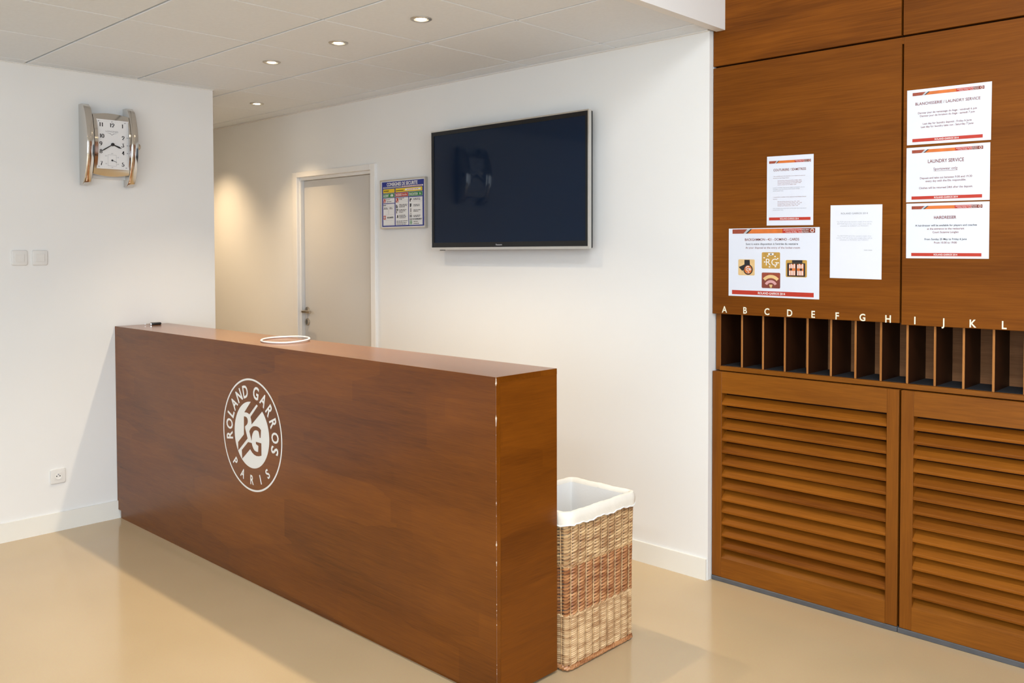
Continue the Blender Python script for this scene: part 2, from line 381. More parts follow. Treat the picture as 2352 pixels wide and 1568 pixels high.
# ------------------------------------------------------------------ wood panelling
PF = 3.620
def panel(x0, x1, z0, z1, mat): return MB().box(x0, x1, PF, PF + .024, z0, z1, .0012).build('panel', mat, wr)
wr['_o'] = (0, 0, 0)
pA = panel(XE + .003, -1.3135, 1.250, 2.384, m_panel); pB = panel(-1.3055, -.452, 1.244, 2.384, m_panel); panel(-.444, .41, 1.244, 2.384, m_panel)
panel(XE + .003, -1.3165, 2.392, ZH - .002, m_panel_fig); panel(-1.3085, -.452, 2.392, ZH - .002, m_panel); panel(-.444, .41, 2.392, ZH - .002, m_panel)
MB().box(XE + .003, 4.0, PF + .026, PF + .040, 1.30, ZH - .01).build('backing_board', m_dark, wr)
MB().box(-1.314, -1.305, PF + .002, PF + .02, 2.358, 2.384).build('filler_strip', m_panel, wr)
panel(-.444, .41, .025, .984, m_panel)
MB().box(.42, 4.0, PF, PF + .024, .025, ZH - .002).build('panel', m_panel, wr)
# letters over the pigeonholes
LX = [-2.099, -1.994, -1.887, -1.779, -1.672, -1.567, -1.461, -1.357, -1.253, -1.148, -1.041, -.934, -.829]
LZ = [1.272, 1.272, 1.271, 1.270, 1.269, 1.267, 1.266, 1.265, 1.264, 1.263, 1.263, 1.263, 1.263]
for c, x, z in zip('ABCDEFGHIJKL', LX, LZ):
    mb = MB(); gv = glyphs(c, .022)[0]; put_text(mb, c, lambda a, b: (a, PF - .0006, b), x, z, .0290, (max(v[0] for v in gv) - min(v[0] for v in gv)) * .0255, .022)
    mb.build('letter', m_letter, pA if x < -1.31 else pB)

# pigeonhole unit
pg = thing('pigeonhole_shelf', (-1.3, 3.75, .984), 'long row of narrow shade-darkened wooden pigeonholes under the letters', 'pigeonholes')
HF = 3.648; HB = 3.848; HZ0 = 1.006; HZ1 = 1.30
DVX = [-2.0255 + .1049 * k for k in range(14)]
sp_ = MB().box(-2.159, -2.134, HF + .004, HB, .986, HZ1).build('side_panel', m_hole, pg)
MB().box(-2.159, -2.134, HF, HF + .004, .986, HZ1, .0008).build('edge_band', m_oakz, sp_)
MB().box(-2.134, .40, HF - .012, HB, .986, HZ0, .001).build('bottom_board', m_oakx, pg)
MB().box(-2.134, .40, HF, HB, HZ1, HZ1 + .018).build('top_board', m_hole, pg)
MB().box(-2.159, .40, HB, HB + .012, .986, HZ1 + .018).build('back_board', m_holeback, pg)
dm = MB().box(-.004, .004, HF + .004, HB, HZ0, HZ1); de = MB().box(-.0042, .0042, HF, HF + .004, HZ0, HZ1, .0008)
first = None
for x in DVX + [DVX[-1] + .1049 * k for k in range(1, 9)]:
    if first is None:
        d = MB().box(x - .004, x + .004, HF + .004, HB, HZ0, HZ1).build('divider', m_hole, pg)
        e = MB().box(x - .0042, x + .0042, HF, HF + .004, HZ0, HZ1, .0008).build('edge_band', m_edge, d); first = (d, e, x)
    else:
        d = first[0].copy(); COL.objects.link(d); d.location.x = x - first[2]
        e = first[1].copy(); COL.objects.link(e); e.parent = d
# grey liner at the bottom of the holes, shade darkened into its colour
MB().box(-2.134, .40, HF + .012, HB, HZ0, HZ0 + .001).build('liner_strip', m_hole_floor, pg)

# louvred cabinets
def louvre_cabinet(x0, x1, label, n=13):
    t = thing('louvred_cabinet', ((x0 + x1) / 2, 3.75, .021), label, 'cabinet')
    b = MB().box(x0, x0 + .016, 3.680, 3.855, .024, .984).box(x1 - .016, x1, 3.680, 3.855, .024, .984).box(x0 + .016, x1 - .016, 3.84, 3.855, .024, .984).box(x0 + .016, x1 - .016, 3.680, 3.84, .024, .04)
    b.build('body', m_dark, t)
    dz0, dz1 = .022, .982
    d = MB().box(x0 + .001, x0 + .0495, PF, PF + .050, dz0, dz1, .0015).build('door', m_oakz, t)
    MB().box(x1 - .0485, x1 - .001, PF, PF + .050, dz0, dz1, .0015).build('stile', m_oakz, d)
    MB().box(x0 + .0495, x1 - .0485, PF + .0004, PF + .050, .883, dz1, .001).build('rail', m_oakx, d)
    bot = MB(); fn = lambda a, bb, dep: (x0 + .0495 + dep, a, bb)
    bot.prism([(PF + .0004, dz0), (PF + .050, dz0), (PF + .050, .150), (PF + .0004, .112)], fn, x1 - x0 - .098)
    bot.build('rail', m_oakx, d)
    pitch = .0559; s0 = None
    for k in range(n):
        z = .826 - pitch * k
        if s0 is None:
            # cross-section: nose at the front, sloping up towards the back
            prof = [(PF + .0065, z), (PF + .0485, z + .0355), (PF + .0430, z + .0440), (PF + .0052, z + .0125), (PF + .0034, z + .009), (PF + .0040, z + .002)]
            s0 = MB().prism(prof, fn, x1 - x0 - .098).build('slat', m_slat, d)
        else:
            s = s0.copy(); COL.objects.link(s); s.location.z = -pitch * k; s.rotation_euler.x = random.uniform(-1, 1) * .0
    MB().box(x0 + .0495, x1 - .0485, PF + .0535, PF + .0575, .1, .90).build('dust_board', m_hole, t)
    return t
louvre_cabinet(XE + .003, -1.3110, 'louvred oak cabinet beside the white wall, below pigeonholes A to H')
louvre_cabinet(-1.3040, -.4500, 'louvred oak cabinet at the right edge, below pigeonholes I to L')

# ------------------------------------------------------------------ reception desk
desk = thing('reception_desk', (-3.63, 2.26, 0), 'long brown wooden reception desk with white round emblem', 'desk')
DF, DB, DR, DT = 2.102, 2.415, -2.081, 1.117
fn = lambda a, b, dep: (a, DF + dep, b)
MB().prism([(XL + .002, .052), (DR - .0005, .012), (DR - .0005, DT - .020), (XL + .002, DT - .020)], fn, .02).build('front_panel', m_desk, desk)
fn2 = lambda a, b, dep: (DR - dep, a, b)
MB().prism([(DF + .0202, .012), (DB - .0005, .012), (DB - .0005, DT - .020), (DF + .0202, DT - .020)], fn2, .02).build('end_panel', m_desk_end, desk)
MB().prism([(XL + .002, .052), (DR - .0205, .012), (DR - .0205, DT - .020), (XL + .002, DT - .020)], lambda a, b, d: (a, DB - .02 + d, b), .0195).build('back_panel', m_desk, desk)
# mitred top: edges share the face materials
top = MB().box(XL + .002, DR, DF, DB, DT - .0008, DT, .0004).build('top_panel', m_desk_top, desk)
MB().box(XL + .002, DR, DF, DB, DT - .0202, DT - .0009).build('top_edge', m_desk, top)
MB().box(XL + .02, DR - .03, DF + .012, DB - .012, 0, .06).build('plinth', m_desk, desk)
# emblem
EX, EZ, EY = -3.670, .698, DF - .0005
em = MB(); n = 96
for k in range(n):
    a0, a1 = 2 * PI * k / n, 2 * PI * (k + 1) / n
    p = lambda a, r: (EX + r * math.cos(a), EY, EZ + r * math.sin(a))
    em.quad(p(a0, .2525), p(a1, .2525), p(a1, .261), p(a0, .261))
emb = em.build('emblem_ring', m_decal, desk)
MB().quad(*[(EX + .1535 * math.cos(2 * PI * k / n), EY, EZ + .1535 * math.sin(2 * PI * k / n)) for k in range(n)]).build('emblem_disc', m_decal, emb)
POLY = [
 [(.002, .162), (.047, .150), (-.023, .091), (-.032, .095), (-.046, .097), (-.068, .096)],
 [(.057, .144), (.096, .123), (-.004, .047), (-.005, .059), (-.008, .070), (-.013, .081)],
 [(-.072, .076), (-.059, .077), (-.048, .075), (-.040, .069), (-.037, .059), (-.039, .050), (-.045, .042), (-.055, .035), (-.064, .030), (-.062, .020), (-.041, -.023), (-.128, -.093), (-.1275, -.052), (-.074, -.009)],
 [(-.025, .012), (-.017, .023), (-.005, .033), (.011, .041), (.031, .044), (.049, .044), (.065, .040), (.078, .032), (.074, -.004), (.066, -.005), (.061, .012), (.057, .021), (.049, .025), (.036, .026), (.022, .023), (.012, .016), (.003, .004), (-.003, -.010), (-.005, -.030)],
 [(-.037, -.039), (-.004, -.039), (0, -.050), (.009, -.062), (.020, -.070), (.036, -.073), (.051, -.072), (.054, -.044), (.033, -.038), (.032, -.028), (.080, -.028), (.080, -.085), (.057, -.091), (.035, -.093), (.016, -.090), (-.003, -.082), (-.019, -.070), (-.092, -.126), (-.095, -.085)]]
from mathutils.geometry import tessellate_polygon
mono = MB()
for P_ in POLY:
    vs = [Vector((x + .006, 0, z + .002)) for x, z in P_]
    tri = tessellate_polygon([[Vector((v.x, v.z, 0)) for v in vs]])
    mono.add([(EX + v.x, EY - .0004, EZ + v.z) for v in vs], tri)
mono.build('monogram', m_desk, emb)
def ring_letter(mb, ch, ang, r, cap, flip, wid=None, bold=.024):
    a = math.radians(ang); ur = Vector((math.cos(a), math.sin(a))); ut = Vector((math.sin(a), -math.cos(a)))
    if flip: ur2, ut2 = -ur, -ut
    else: ur2, ut2 = ur, ut
    c = Vector((EX, EZ)) + ur * r
    put_text(mb, ch, lambda x, y: (c.x + ut2.x * x + ur2.x * y, EY, c.y + ut2.y * x + ur2.y * y), 0, 0, cap, wid, bold)
WID = dict(R=.037, O=.050, L=.033, A=.047, N=.047, D=.045, G=.048, S=.034)
for ch, a in zip('ROLANDGARROS', (187.5, 172.3, 156.0, 140.4, 122.5, 105.0, 78.0, 58.5, 40.0, 22.5, 4.0, -12.5)):
    arc = MB(); ring_letter(arc, ch, a, .203, .057, False, WID[ch]); arc.build('letter', m_decal, emb)
for ch, a, wd in zip('PARIS', (-135.5, -113.2, -90, -69.0, -49.0), (.026, .035, .030, .008, .026)):
    arc = MB(); ring_letter(arc, ch, a, .208, .042, True, wd); arc.build('letter', m_decal, emb)

# things on the desk
lp = thing('cable_loop', (-3.70, 2.30, DT), 'white oval cable loop lying on the desk top', 'cable')
pts = []
ea = Vector((.86, -.51)); eb = Vector((.51, .86))
for k in range(48):
    a = 2 * PI * k / 48
    q = ea * (.150 * math.cos(a)) + eb * (.112 * math.sin(a))
    pts.append((-3.702 + q.x, 2.305 + q.y, DT + .0046 + .004 * max(0, math.sin(a))))
MB().tube(pts, .0045, 8, closed=True).smooth().build('cord', m_cable, lp)
ky = thing('car_key', (-5.10, 2.29, DT), 'black car key with metal blade on the desk top', 'key')
kd = Vector((.13, .98, 0)).normalized(); kp = Vector((-kd.y, kd.x, 0)); k0 = Vector((-5.098, 2.305, DT))
def kf(a, b, d): p = k0 + kd * a + kp * b; return (p.x, p.y, DT + d)
body = MB(); rings = []
for dz, s_ in ((.0005, .9), (.003, 1), (.011, 1), (.0145, .88)):
    rings.append([Vector(kf(.030 * s_ * math.copysign(abs(math.cos(t)) ** .5, math.cos(t)), .016 * s_ * math.copysign(abs(math.sin(t)) ** .5, math.sin(t)), dz)) for t in [2 * PI * i / 20 for i in range(20)]])
body.loft(rings).smooth().build('fob', m_black, ky)
MB().prism([(-.030, -.005), (-.030, .005), (-.058, .0045), (-.064, 0), (-.058, -.0035)], lambda a, b, d: kf(a, b, .006 + d), .0025).build('blade', m_chrome, ky)
MB().prism([(-.032, -.011), (-.026, -.012), (-.026, .012), (-.032, .011)], lambda a, b, d: kf(a, b, .003 + d), .008).build('collar', m_chrome, ky)

# ------------------------------------------------------------------ television
tv = thing('television', (-3.405, YW, 1.91), 'large wall mounted flat television with dark switched-off screen', 'television')
TX0, TX1, TZ0, TZ1, TF = -4.004, -2.800, 1.554, 2.258, 3.498
MB().box(TX0 + .004, TX1 - .004, TF + .010, TF + .040, TZ0 + .004, TZ1 - .004, .004).build('housing', m_black, tv)
MB().box(TX0 + .25, TX1 - .25, TF + .040, TF + .065, TZ0 + .12, TZ1 - .12, .01).build('rear_cover', m_black, tv)
MB().box(-3.62, -3.19, TF + .065, YW - .0005, 1.76, 2.06).build('wall_bracket', m_black, tv)
tr = MB()
tr.frame((TX0, TX1, TZ0, TZ1), (TX0 + .005, TX1 - .007, TZ0 + .014, TZ1 - .007), TF - .001, TF + .020)
tr.build('chrome_trim', m_chrome, tv)
bz = MB(); o = (TX0 + .005, TX1 - .007, TZ0 + .014, TZ1 - .007); i_ = (TX0 + .026, TX1 - .022, TZ0 + .042, TZ1 - .030)
bz.frame(o, i_, TF, TF + .012)
bezel = bz.build('bezel', m_bezel, tv)
MB().box(i_[0], i_[1], TF + .003, TF + .012, i_[2], i_[3]).build('screen', m_screen, tv)
mb = MB(); put_text(mb, 'Panasonic', lambda a, b: (a, TF - .0004, b), -3.437, TZ0 + .027, .0085, .048, .01); mb.build('lettering', m_lgrey, bezel)
MB().box(-3.935, -3.90, TF + .004, TF + .02, TZ0 - .004, TZ0, .001).build('sensor', m_black, tv)

# ------------------------------------------------------------------ safety instructions sign
sg = thing('safety_sign', (-4.36, YW, 1.85), 'blue framed safety instruction board between door and television', 'sign')
SX0, SX1, SZ0, SZ1, SF = -4.588, -4.143, 1.692, 2.005, 3.570
a = MB().frame((SX0, SX1, SZ0, SZ1), (SX0 + .007, SX1 - .007, SZ0 + .007, SZ1 - .007), SF, YW)
a.build('frame', m_alu, sg)
bd = MB().box(SX0 + .007, SX1 - .007, SF + .003, YW, SZ0 + .007, SZ1 - .007).build('board', m_pwhite, sg)
BX0, BX1, BZ0, BZ1 = SX0 + .0155, SX1 - .013, SZ0 + .0125, SZ1 - .0125
def sq(u, v, lay): return (BX0 + u * (BX1 - BX0), SF + .003 - .0004 * lay, BZ1 - v * (BZ1 - BZ0))
def srect(mb, u0, u1, v0, v1, lay): mb.quad(sq(u0, v1, lay), sq(u1, v1, lay), sq(u1, v0, lay), sq(u0, v0, lay))
def sparts(name, mat, rects, lay):
    mb = MB()
    for q in rects: srect(mb, *q, lay)
    return mb.build(name, mat, bd)
sparts('blue_field', m_blue, [(0, 1, 0, 1)], 1)
hdr = [(.030, .310, .263, .349), (.333, .630, .261, .345), (.653, .963, .260, .347)]
sparts('white_fields', m_pwhite, [(.03, .98, .113, .142), (.028, .312, .366, .474), (.028, .312, .490, .972), (.333, .637, .364, .972), (.653, .966, .372, .975)] + [(q[0] - .004, q[1] + .004, q[2] - .004, q[3] + .004) for q in hdr], 2)
sparts('heading_field', m_yellow, [(.030, .312, .161, .246)], 2); sparts('heading_field', m_yellow, [(.333, .964, .159, .244)], 2)
sparts('white_slip', m_pwhite, [(.565, .925, .180, .218)], 3)
sparts('heading_field', m_green, [hdr[0]], 3); sparts('heading_field', m_green, [hdr[2]], 3); sparts('pictogram', m_green, [(.668, .722, .882, .960)], 3)
sparts('heading_field', m_red, [hdr[1]], 3)
for q in ((.036, .090, .378, .462), (.340, .402, .372, .468), (.038, .092, .750, .836)): sparts('pictogram', m_red, [q], 3)
mb = MB()
def st(mb, txt, u, v, cap, wd, lay=4, bold=.0, align='c'):
    put_text(mb, txt, lambda a_, b_: sq(a_, -b_, lay), u, -v, cap, wd, bold, align)
st(mb, 'CONSIGNES DE SECURITE', .49, .058, .072, .73, bold=.03); st(mb, 'ACCIDENT', .105, .307, .05, .13, bold=.02); st(mb, 'INCENDIE', .415, .303, .05, .14, bold=.02); st(mb, 'EVACUATION', .760, .304, .05, .195, bold=.02)
for k in range(4): srect(mb, .505 + .028 * k, .516 + .028 * k, .283 + .008 * (k % 2), .326, 4)
for k in range(3): srect(mb, .215 + .024 * k, .232 + .024 * k, .285 - .008 * (k == 1), .330, 4)
srect(mb, .900, .912, .282, .325, 4); srect(mb, .922, .930, .29, .325, 4)
for (u0, u1, v0, v1) in ((.036, .090, .378, .462), (.340, .402, .372, .468)):      # handset pictograms
    c = ((u0 + u1) / 2, (v0 + v1) / 2); W_ = u1 - u0; H_ = v1 - v0
    pl = [(-.3, -.35), (-.12, -.38), (-.02, -.15), (-.12, -.05), (.05, .2), (.2, .15), (.32, .3), (.2, .42), (-.05, .32), (-.28, -.05)]
    mb.add([sq(c[0] + a_ * W_, c[1] + b_ * H_, 4) for a_, b_ in pl], tessellate_polygon([[Vector((a_, b_, 0)) for a_, b_ in pl]]))
srect(mb, .0585, .0715, .762, .824, 4); srect(mb, .046, .084, .783, .803, 4)
for d_ in ((.676, .690, .895, .915), (.700, .714, .895, .915), (.676, .690, .928, .948), (.700, .714, .928, .948)): srect(mb, *d_, 4)
mb.build('white_lettering', m_pwhite, bd)
mb = MB()
st(mb, 'INCIDENT', .115, .205, .032, .125, bold=.02); st(mb, 'POINT DE RASSEMBLEMENT', .81, .850, .028, .28, bold=.03); st(mb, 'SECOURISTES', .205, .795, .034, .15, bold=.03); st(mb, 'NOTES', .066, .520, .024, .062, bold=.03)
srect(mb, .345, .53, .205, .218, 4); srect(mb, .04, .50, .122, .134, 4)
ic = [(.346, .366, .52, .60), (.372, .384, .54, .60), (.344, .400, .620, .640), (.352, .368, .650, .712), (.380, .392, .64, .66), (.352, .360, .79, .81), (.372, .398, .752, .812), (.672, .694, .40, .468), (.694, .720, .402, .425), (.676, .704, .51, .585), (.708, .714, .505, .56), (.690, .704, .612, .702), (.674, .690, .752, .812), (.704, .718, .752, .812), (.680, .714, .722, .732)]
for q in ic: srect(mb, *q, 4)
def lines(mb, u0, vlist):
    for v, wd in vlist:
        u = u0; random.seed(int(v * 1000))
        while u < u0 + wd - .005:
            l_ = min(random.uniform(.018, .045), u0 + wd - u); srect(mb, u, u + l_, v - .0062, v + .0062, 4); u += l_ + .009
lines(mb, .105, [(.395, .10)]); lines(mb, .125, [(.442, .12)]); lines(mb, .42, [(.382, .12), (.405, .085)]); lines(mb, .425, [(.520, .19), (.547, .18), (.573, .13), (.635, .17), (.662, .14), (.690, .09), (.757, .15), (.785, .16), (.812, .15)])
lines(mb, .355, [(.882, .26), (.918, .24), (.952, .23)]); lines(mb, .76, [(.405, .15), (.432, .16), (.540, .14), (.567, .14), (.655, .17), (.684, .11), (.773, .165), (.800, .14), (.905, .10), (.945, .12)])
lines(mb, .05, [(.578, .085)]); lines(mb, .19, [(.578, .06), (.602, .08)]); lines(mb, .045, [(.602, .10)])
mb.build('black_lettering', m_ink, bd)
mb = MB(); lines(mb, .51, [(.128, .45)]); lines(mb, .61, [(.199, .27)]); mb.build('red_lettering', m_red, bd)
mb = MB()
for (u0, u1, v0, v1) in ((.125, .298, .500, .545), (.036, .155, .565, .735), (.172, .300, .565, .735), (.036, .300, .855, .952), (.735, .955, .885, .962), (.74, .955, .398, .47), (.415, .625, .425, .468), (.105, .30, .418, .462)):
    t_ = .0035
    for q in ((u0, u1, v0, v0 + t_), (u0, u1, v1 - t_, v1), (u0, u0 + t_, v0, v1), (u1 - t_, u1, v0, v1)): srect(mb, *q, 3)
mb.build('rule_lines', m_lgrey, bd)

# ------------------------------------------------------------------ wall clock shaped like a wrist watch
ck = thing('wall_clock', (XL, 2.065, 2.15), 'large steel wall clock shaped like a wristwatch with white dial', 'clock')
def cdep(z): return .118 - 1.18 * (z - 2.158) ** 2
def bar(y0, y1, z0, z1, off, b=.006, base=0.0, nz=22):
    mb = MB(); rings = []
    for k in range(nz + 1):
        z = z0 + (z1 - z0) * k / nz; e = min(k, nz - k) / nz; d = cdep(z) - off
        sh = 1.0 if e > .06 else .70 + .30 * math.sin(e / .06 * PI / 2)
        d *= sh
        x0 = XL + base; x1 = XL + d
        rings.append([Vector((x0, y0, z)), Vector((x1 - b, y0, z)), Vector((x1 - .0018, y0 + .0018, z)), Vector((x1, y0 + b, z)), Vector((x1, y1 - b, z)), Vector((x1 - .0018, y1 - .0018, z)), Vector((x1 - b, y1, z)), Vector((x0, y1, z))])
    return mb.loft(rings).smooth()
bar(1.921, 1.962, 1.922, 2.372, 0).build('side_bar', m_chrome, ck)
bar(2.166, 2.208, 1.922, 2.372, 0).build('side_bar', m_chrome, ck)
DY0, DY1, DZ0, DZ1 = 1.983, 2.157, 2.016, 2.288
def arch(y): return .012 * math.sin(PI * (y - 1.965) / .2)
def casepiece(ys, zlo, zhi, nm):
    mb = MB(); rings = []
    for k in range(15):
        t = k / 14; ring = []
        r0 = []
        for y in ys:
            z = zlo(y) + (zhi(y) - zlo(y)) * t; r0.append(Vector((XL + cdep(z) - .006 - (.010 if t in (0,) and False else 0), y, z)))
        back = [Vector((XL + .02, p.y, p.z)) for p in r0[::-1]]
        rings.append(r0 + back)
    return mb.loft(rings).smooth().build(nm, m_chrome, ck)
ysm = [1.965 + .2 * k / 12 for k in range(13)]
casepiece(ysm, lambda y: DZ1, lambda y: 2.316 + arch(y), 'case_top')
casepiece(ysm, lambda y: 1.985 - arch(y), lambda y: DZ0, 'case_bottom')
casepiece([1.965, 1.974, DY0], lambda y: DZ0, lambda y: DZ1, 'case_side')
casepiece([DY1, 2.161, 2.165], lambda y: DZ0, lambda y: DZ1, 'case_side')
MB().box(XL, XL + .022, 1.935, 2.19, 1.962, 2.33).build('back_plate', m_switch, ck)
DXF = XL + .093
MB().box(XL + .022, DXF, DY0 - .002, DY1 + .002, DZ0 - .002, DZ1 + .002).build('dial', m_dial, ck)
MB().lathe((XL + .072, 2.206, 2.154), (0, 1, 0), [(.010, 0), (.010, .006), (.0165, .007), (.0175, .012), (.0175, .022), (.013, .026), (0, .027)], 14).build('crown', m_steel, ck)
def dq(u, v, lay=1): return (DXF + .0004 * lay, DY0 + u * (DY1 - DY0), DZ1 - v * (DZ1 - DZ0))
ASP = (DZ1 - DZ0) / (DY1 - DY0)
def nib(mb, pts, cx, cy, h, thick, thin, wfac=.62):
    """stroke pts (0..1, 0..1 up) with a pen that is thick on verticals"""
    P2 = [Vector((cx + (a_ - .5) * h * wfac, cy + (b_ - .5) * h)) for a_, b_ in pts]; n_ = len(P2); Lft = []; Rgt = []
    for k in range(n_):
        d = (P2[min(k + 1, n_ - 1)] - P2[max(k - 1, 0)]); d.normalize(); wv = (thin + (thick - thin) * abs(d.y)) / 2; nn = Vector((-d.y, d.x))
        Lft.append(P2[k] + nn * wv); Rgt.append(P2[k] - nn * wv)
    for k in range(n_ - 1):
        mb.quad(*[(DXF + .0004, q.x, q.y) for q in (Rgt[k], Rgt[k + 1], Lft[k + 1], Lft[k])])
def el(cx, cy, rx, ry, a0, a1, m=14): return [(cx + rx * math.cos(math.radians(a0 + (a1 - a0) * k / m)), cy + ry * math.sin(math.radians(a0 + (a1 - a0) * k / m))) for k in range(m + 1)]
DIG = {'0': [el(.5, .5, .42, .48, 0, 360, 20)], '1': [[(.5, 0), (.5, 1)], [(.5, .97), (.25, .88)]],
       '2': [el(.5, .68, .38, .30, 190, -40, 14) + [(.3, .12), (.12, .05)], [(.1, .03), (.9, .03)]],
       '3': [[(.12, .97), (.85, .97), (.45, .60)], el(.45, .31, .42, .29, 95, -170, 14)],
       '4': [[(.68, 0), (.68, 1)], [(.66, .98), (.05, .30)], [(.05, .28), (.98, .28)]],
       '5': [[(.85, .97), (.25, .97), (.2, .56)], el(.45, .31, .42, .29, 120, -170, 14)],
       '7': [[(.08, .97), (.92, .97), (.62, .5), (.45, 0)]],
       '8': [el(.5, .74, .32, .24, 0, 360, 18), el(.5, .26, .40, .25, 0, 360, 18)],
       '9': [el(.5, .68, .40, .30, 0, 360, 18), [(.9, .68), (.86, .35), (.6, .08), (.25, .03)]]}
for txt, u, v in (('11', .14, .103), ('12', .476, .103), ('1', .82, .103), ('10', .150, .335), ('2', .834, .345), ('9', .12, .493), ('3', .82, .500), ('8', .12, .652), ('4', .83, .660), ('7', .125, .900), ('5', .82, .900)):
    y = DY0 + u * (DY1 - DY0); z = DZ1 - v * (DZ1 - DZ0); h = .0215; step = .0125; num = MB()
    for k, c in enumerate(txt):
        for stroke in DIG[c]: nib(num, stroke, y + (k - (len(txt) - 1) / 2) * step, z, h, .0052, .0016)
    num.build('numeral', m_ink, ck)
mk = MB()
def dtx(txt, u, v, cap, wd, bold=0.0): put_text(mk, txt, lambda a_, b_: dq(a_, -b_), u, -v, cap, wd, bold)
dtx('LONGINES', .476, .232, .030, .40, .01)
wing = [(.30, .262), (.43, .272), (.476, .300), (.52, .272), (.65, .262), (.53, .283), (.476, .312), (.42, .283)]
mk.add([dq(a_, b_) for a_, b_ in wing], tessellate_polygon([[Vector((a_, b_, 0)) for a_, b_ in wing]]))
def drect(u0, u1, v0, v1): mk.quad(dq(u0, v1), dq(u1, v1), dq(u1, v0), dq(u0, v0))
for q in ((.335, .605, .712, .716), (.335, .605, .940, .944), (.335, .341, .712, .944), (.599, .605, .712, .944)): drect(*q)
for txt, u, v in (('60', .47, .685), ('10', .655, .76), ('20', .655, .90), ('30', .47, .972), ('40', .275, .90), ('50', .275, .74)): dtx(txt, u, v, .022, .06)
for k in range(31):
    drect(.955, .975, .04 + .92 * k / 30, .044 + .92 * k / 30); drect(.02, .035, .04 + .92 * k / 30, .043 + .92 * k / 30) if k % 5 == 0 else None
for k in range(16):
    drect(.05 + .9 * k / 15, .055 + .9 * k / 15, .022, .034); drect(.05 + .9 * k / 15, .055 + .9 * k / 15, .966, .978)
for u, v in ((.06, .035), (.48, .03), (.90, .035), (.965, .34), (.965, .50), (.965, .66), (.05, .965), (.92, .968)): drect(u - .018, u + .018, v - .01, v + .01)
mk.build('dial_print', m_greyp, ck)
CY, CZ = DY0 + .485 * (DY1 - DY0), DZ1 - .50 * (DZ1 - DZ0)
def hand(dy, dz, w0, w1, x, nm, mid=.6):
    d = Vector((dy, dz)); l_ = d.length; d.normalize(); nn = Vector((-d.y, d.x))
    pl = [(-.006, w0 * .4), (l_ * mid, w1), (l_, .0004), (l_, -.0004), (l_ * mid, -w1), (-.006, -w0 * .4)]
    return MB().prism([(CY + d.x * a_ + nn.x * b_, CZ + d.y * a_ + nn.y * b_) for a_, b_ in pl], lambda a_, b_, e: (x + e, a_, b_), .0012).build(nm, m_black, ck)
hand(.049, -.019, .005, .0048, DXF + .004, 'hour_hand', .75); hand(-.066, -.043, .004, .0032, DXF + .006, 'minute_hand', .7)
MB().lathe((DXF, CY, CZ), (1, 0, 0), [(.009, 0), (.009, .009), (.006, .0105), (0, .011)], 16).build('hand_hub', m_black, ck)
sy, sz = DY0 + .47 * (DY1 - DY0), DZ1 - .828 * (DZ1 - DZ0)
MB().prism([(sy, sz + .0012), (sy + .025, sz - .0085), (sy + .025, sz - .0105), (sy, sz - .0012)], lambda a_, b_, e: (DXF + .002 + e, a_, b_), .001).lathe((DXF, sy, sz), (1, 0, 0), [(.005, 0), (.005, .003), (0, .0031)], 12).build('second_hand', m_black, ck)

# ------------------------------------------------------------------ switches and socket on the left wall
def plate(name, y0, y1, z0, z1, label, cat, group=None):
    t = thing(name, (XL, (y0 + y1) / 2, (z0 + z1) / 2), label, cat, group)
    mb = MB(); yc, zc, hy, hz = (y0 + y1) / 2, (z0 + z1) / 2, (y1 - y0) / 2, (z1 - z0) / 2; rings = []
    for d, s_ in ((0, 1), (.005, 1), (.009, .94), (.0095, .90)):
        ring = []
        for cx, cz, a0 in ((1, 1, 0), (-1, 1, 90), (-1, -1, 180), (1, -1, 270)):
            for k in range(5):
                a_ = math.radians(a0 + 22.5 * k); r_ = .008 * s_
                ring.append(Vector((XL + d, yc + cx * (hy * s_ - r_) + r_ * math.cos(a_), zc + cz * (hz * s_ - r_) + r_ * math.sin(a_))))
        rings.append(ring)
    mb.loft(rings).smooth().build('cover_plate', m_switch, t); return t, yc, zc
for y0, y1, lb in ((1.564, 1.643, 'white light switch nearer the left picture edge'), (1.666, 1.744, 'white light switch nearer the clock and the desk')):
    t, yc, zc = plate('light_switch', y0, y1, 1.474, 1.556, lb, 'switch', 'pair of light switches on the left wall')
    MB().box(XL + .0085, XL + .0092, yc - .0235, yc + .0235, zc - .0235, zc + .0235).build('rocker_gap', m_greyp, t)
    MB().box(XL + .0085, XL + .0125, yc - .0225, yc + .0225, zc - .0215, zc + .0215, .001).build('rocker', m_switch, t)
t, yc, zc = plate('power_socket', 1.738, 1.818, .264, .346, 'white power socket low on the left wall', 'socket')
MB().box(XL + .009, XL + .0105, yc - .021, yc + .021, zc - .021, zc + .021, .0006).build('insert', m_switch, t)
well = MB().lathe((XL + .0106, yc, zc), (1, 0, 0), [(.0175, 0), (.0175, .0016), (.0155, .0016), (.0150, .0004), (0, .0004)], 28).build('well', m_trimwhite, t)
for dy in (-.0085, .0085): MB().lathe((XL + .0108, yc + dy, zc + .001), (1, 0, 0), [(.0032, 0), (.0032, .0006), (0, .0006)], 12).build('pin_hole', m_black, t)
MB().lathe((XL + .0108, yc, zc + .0105), (1, 0, 0), [(.0032, 0), (.0028, .005), (0, .006)], 12).build('earth_pin', m_greyp, t)

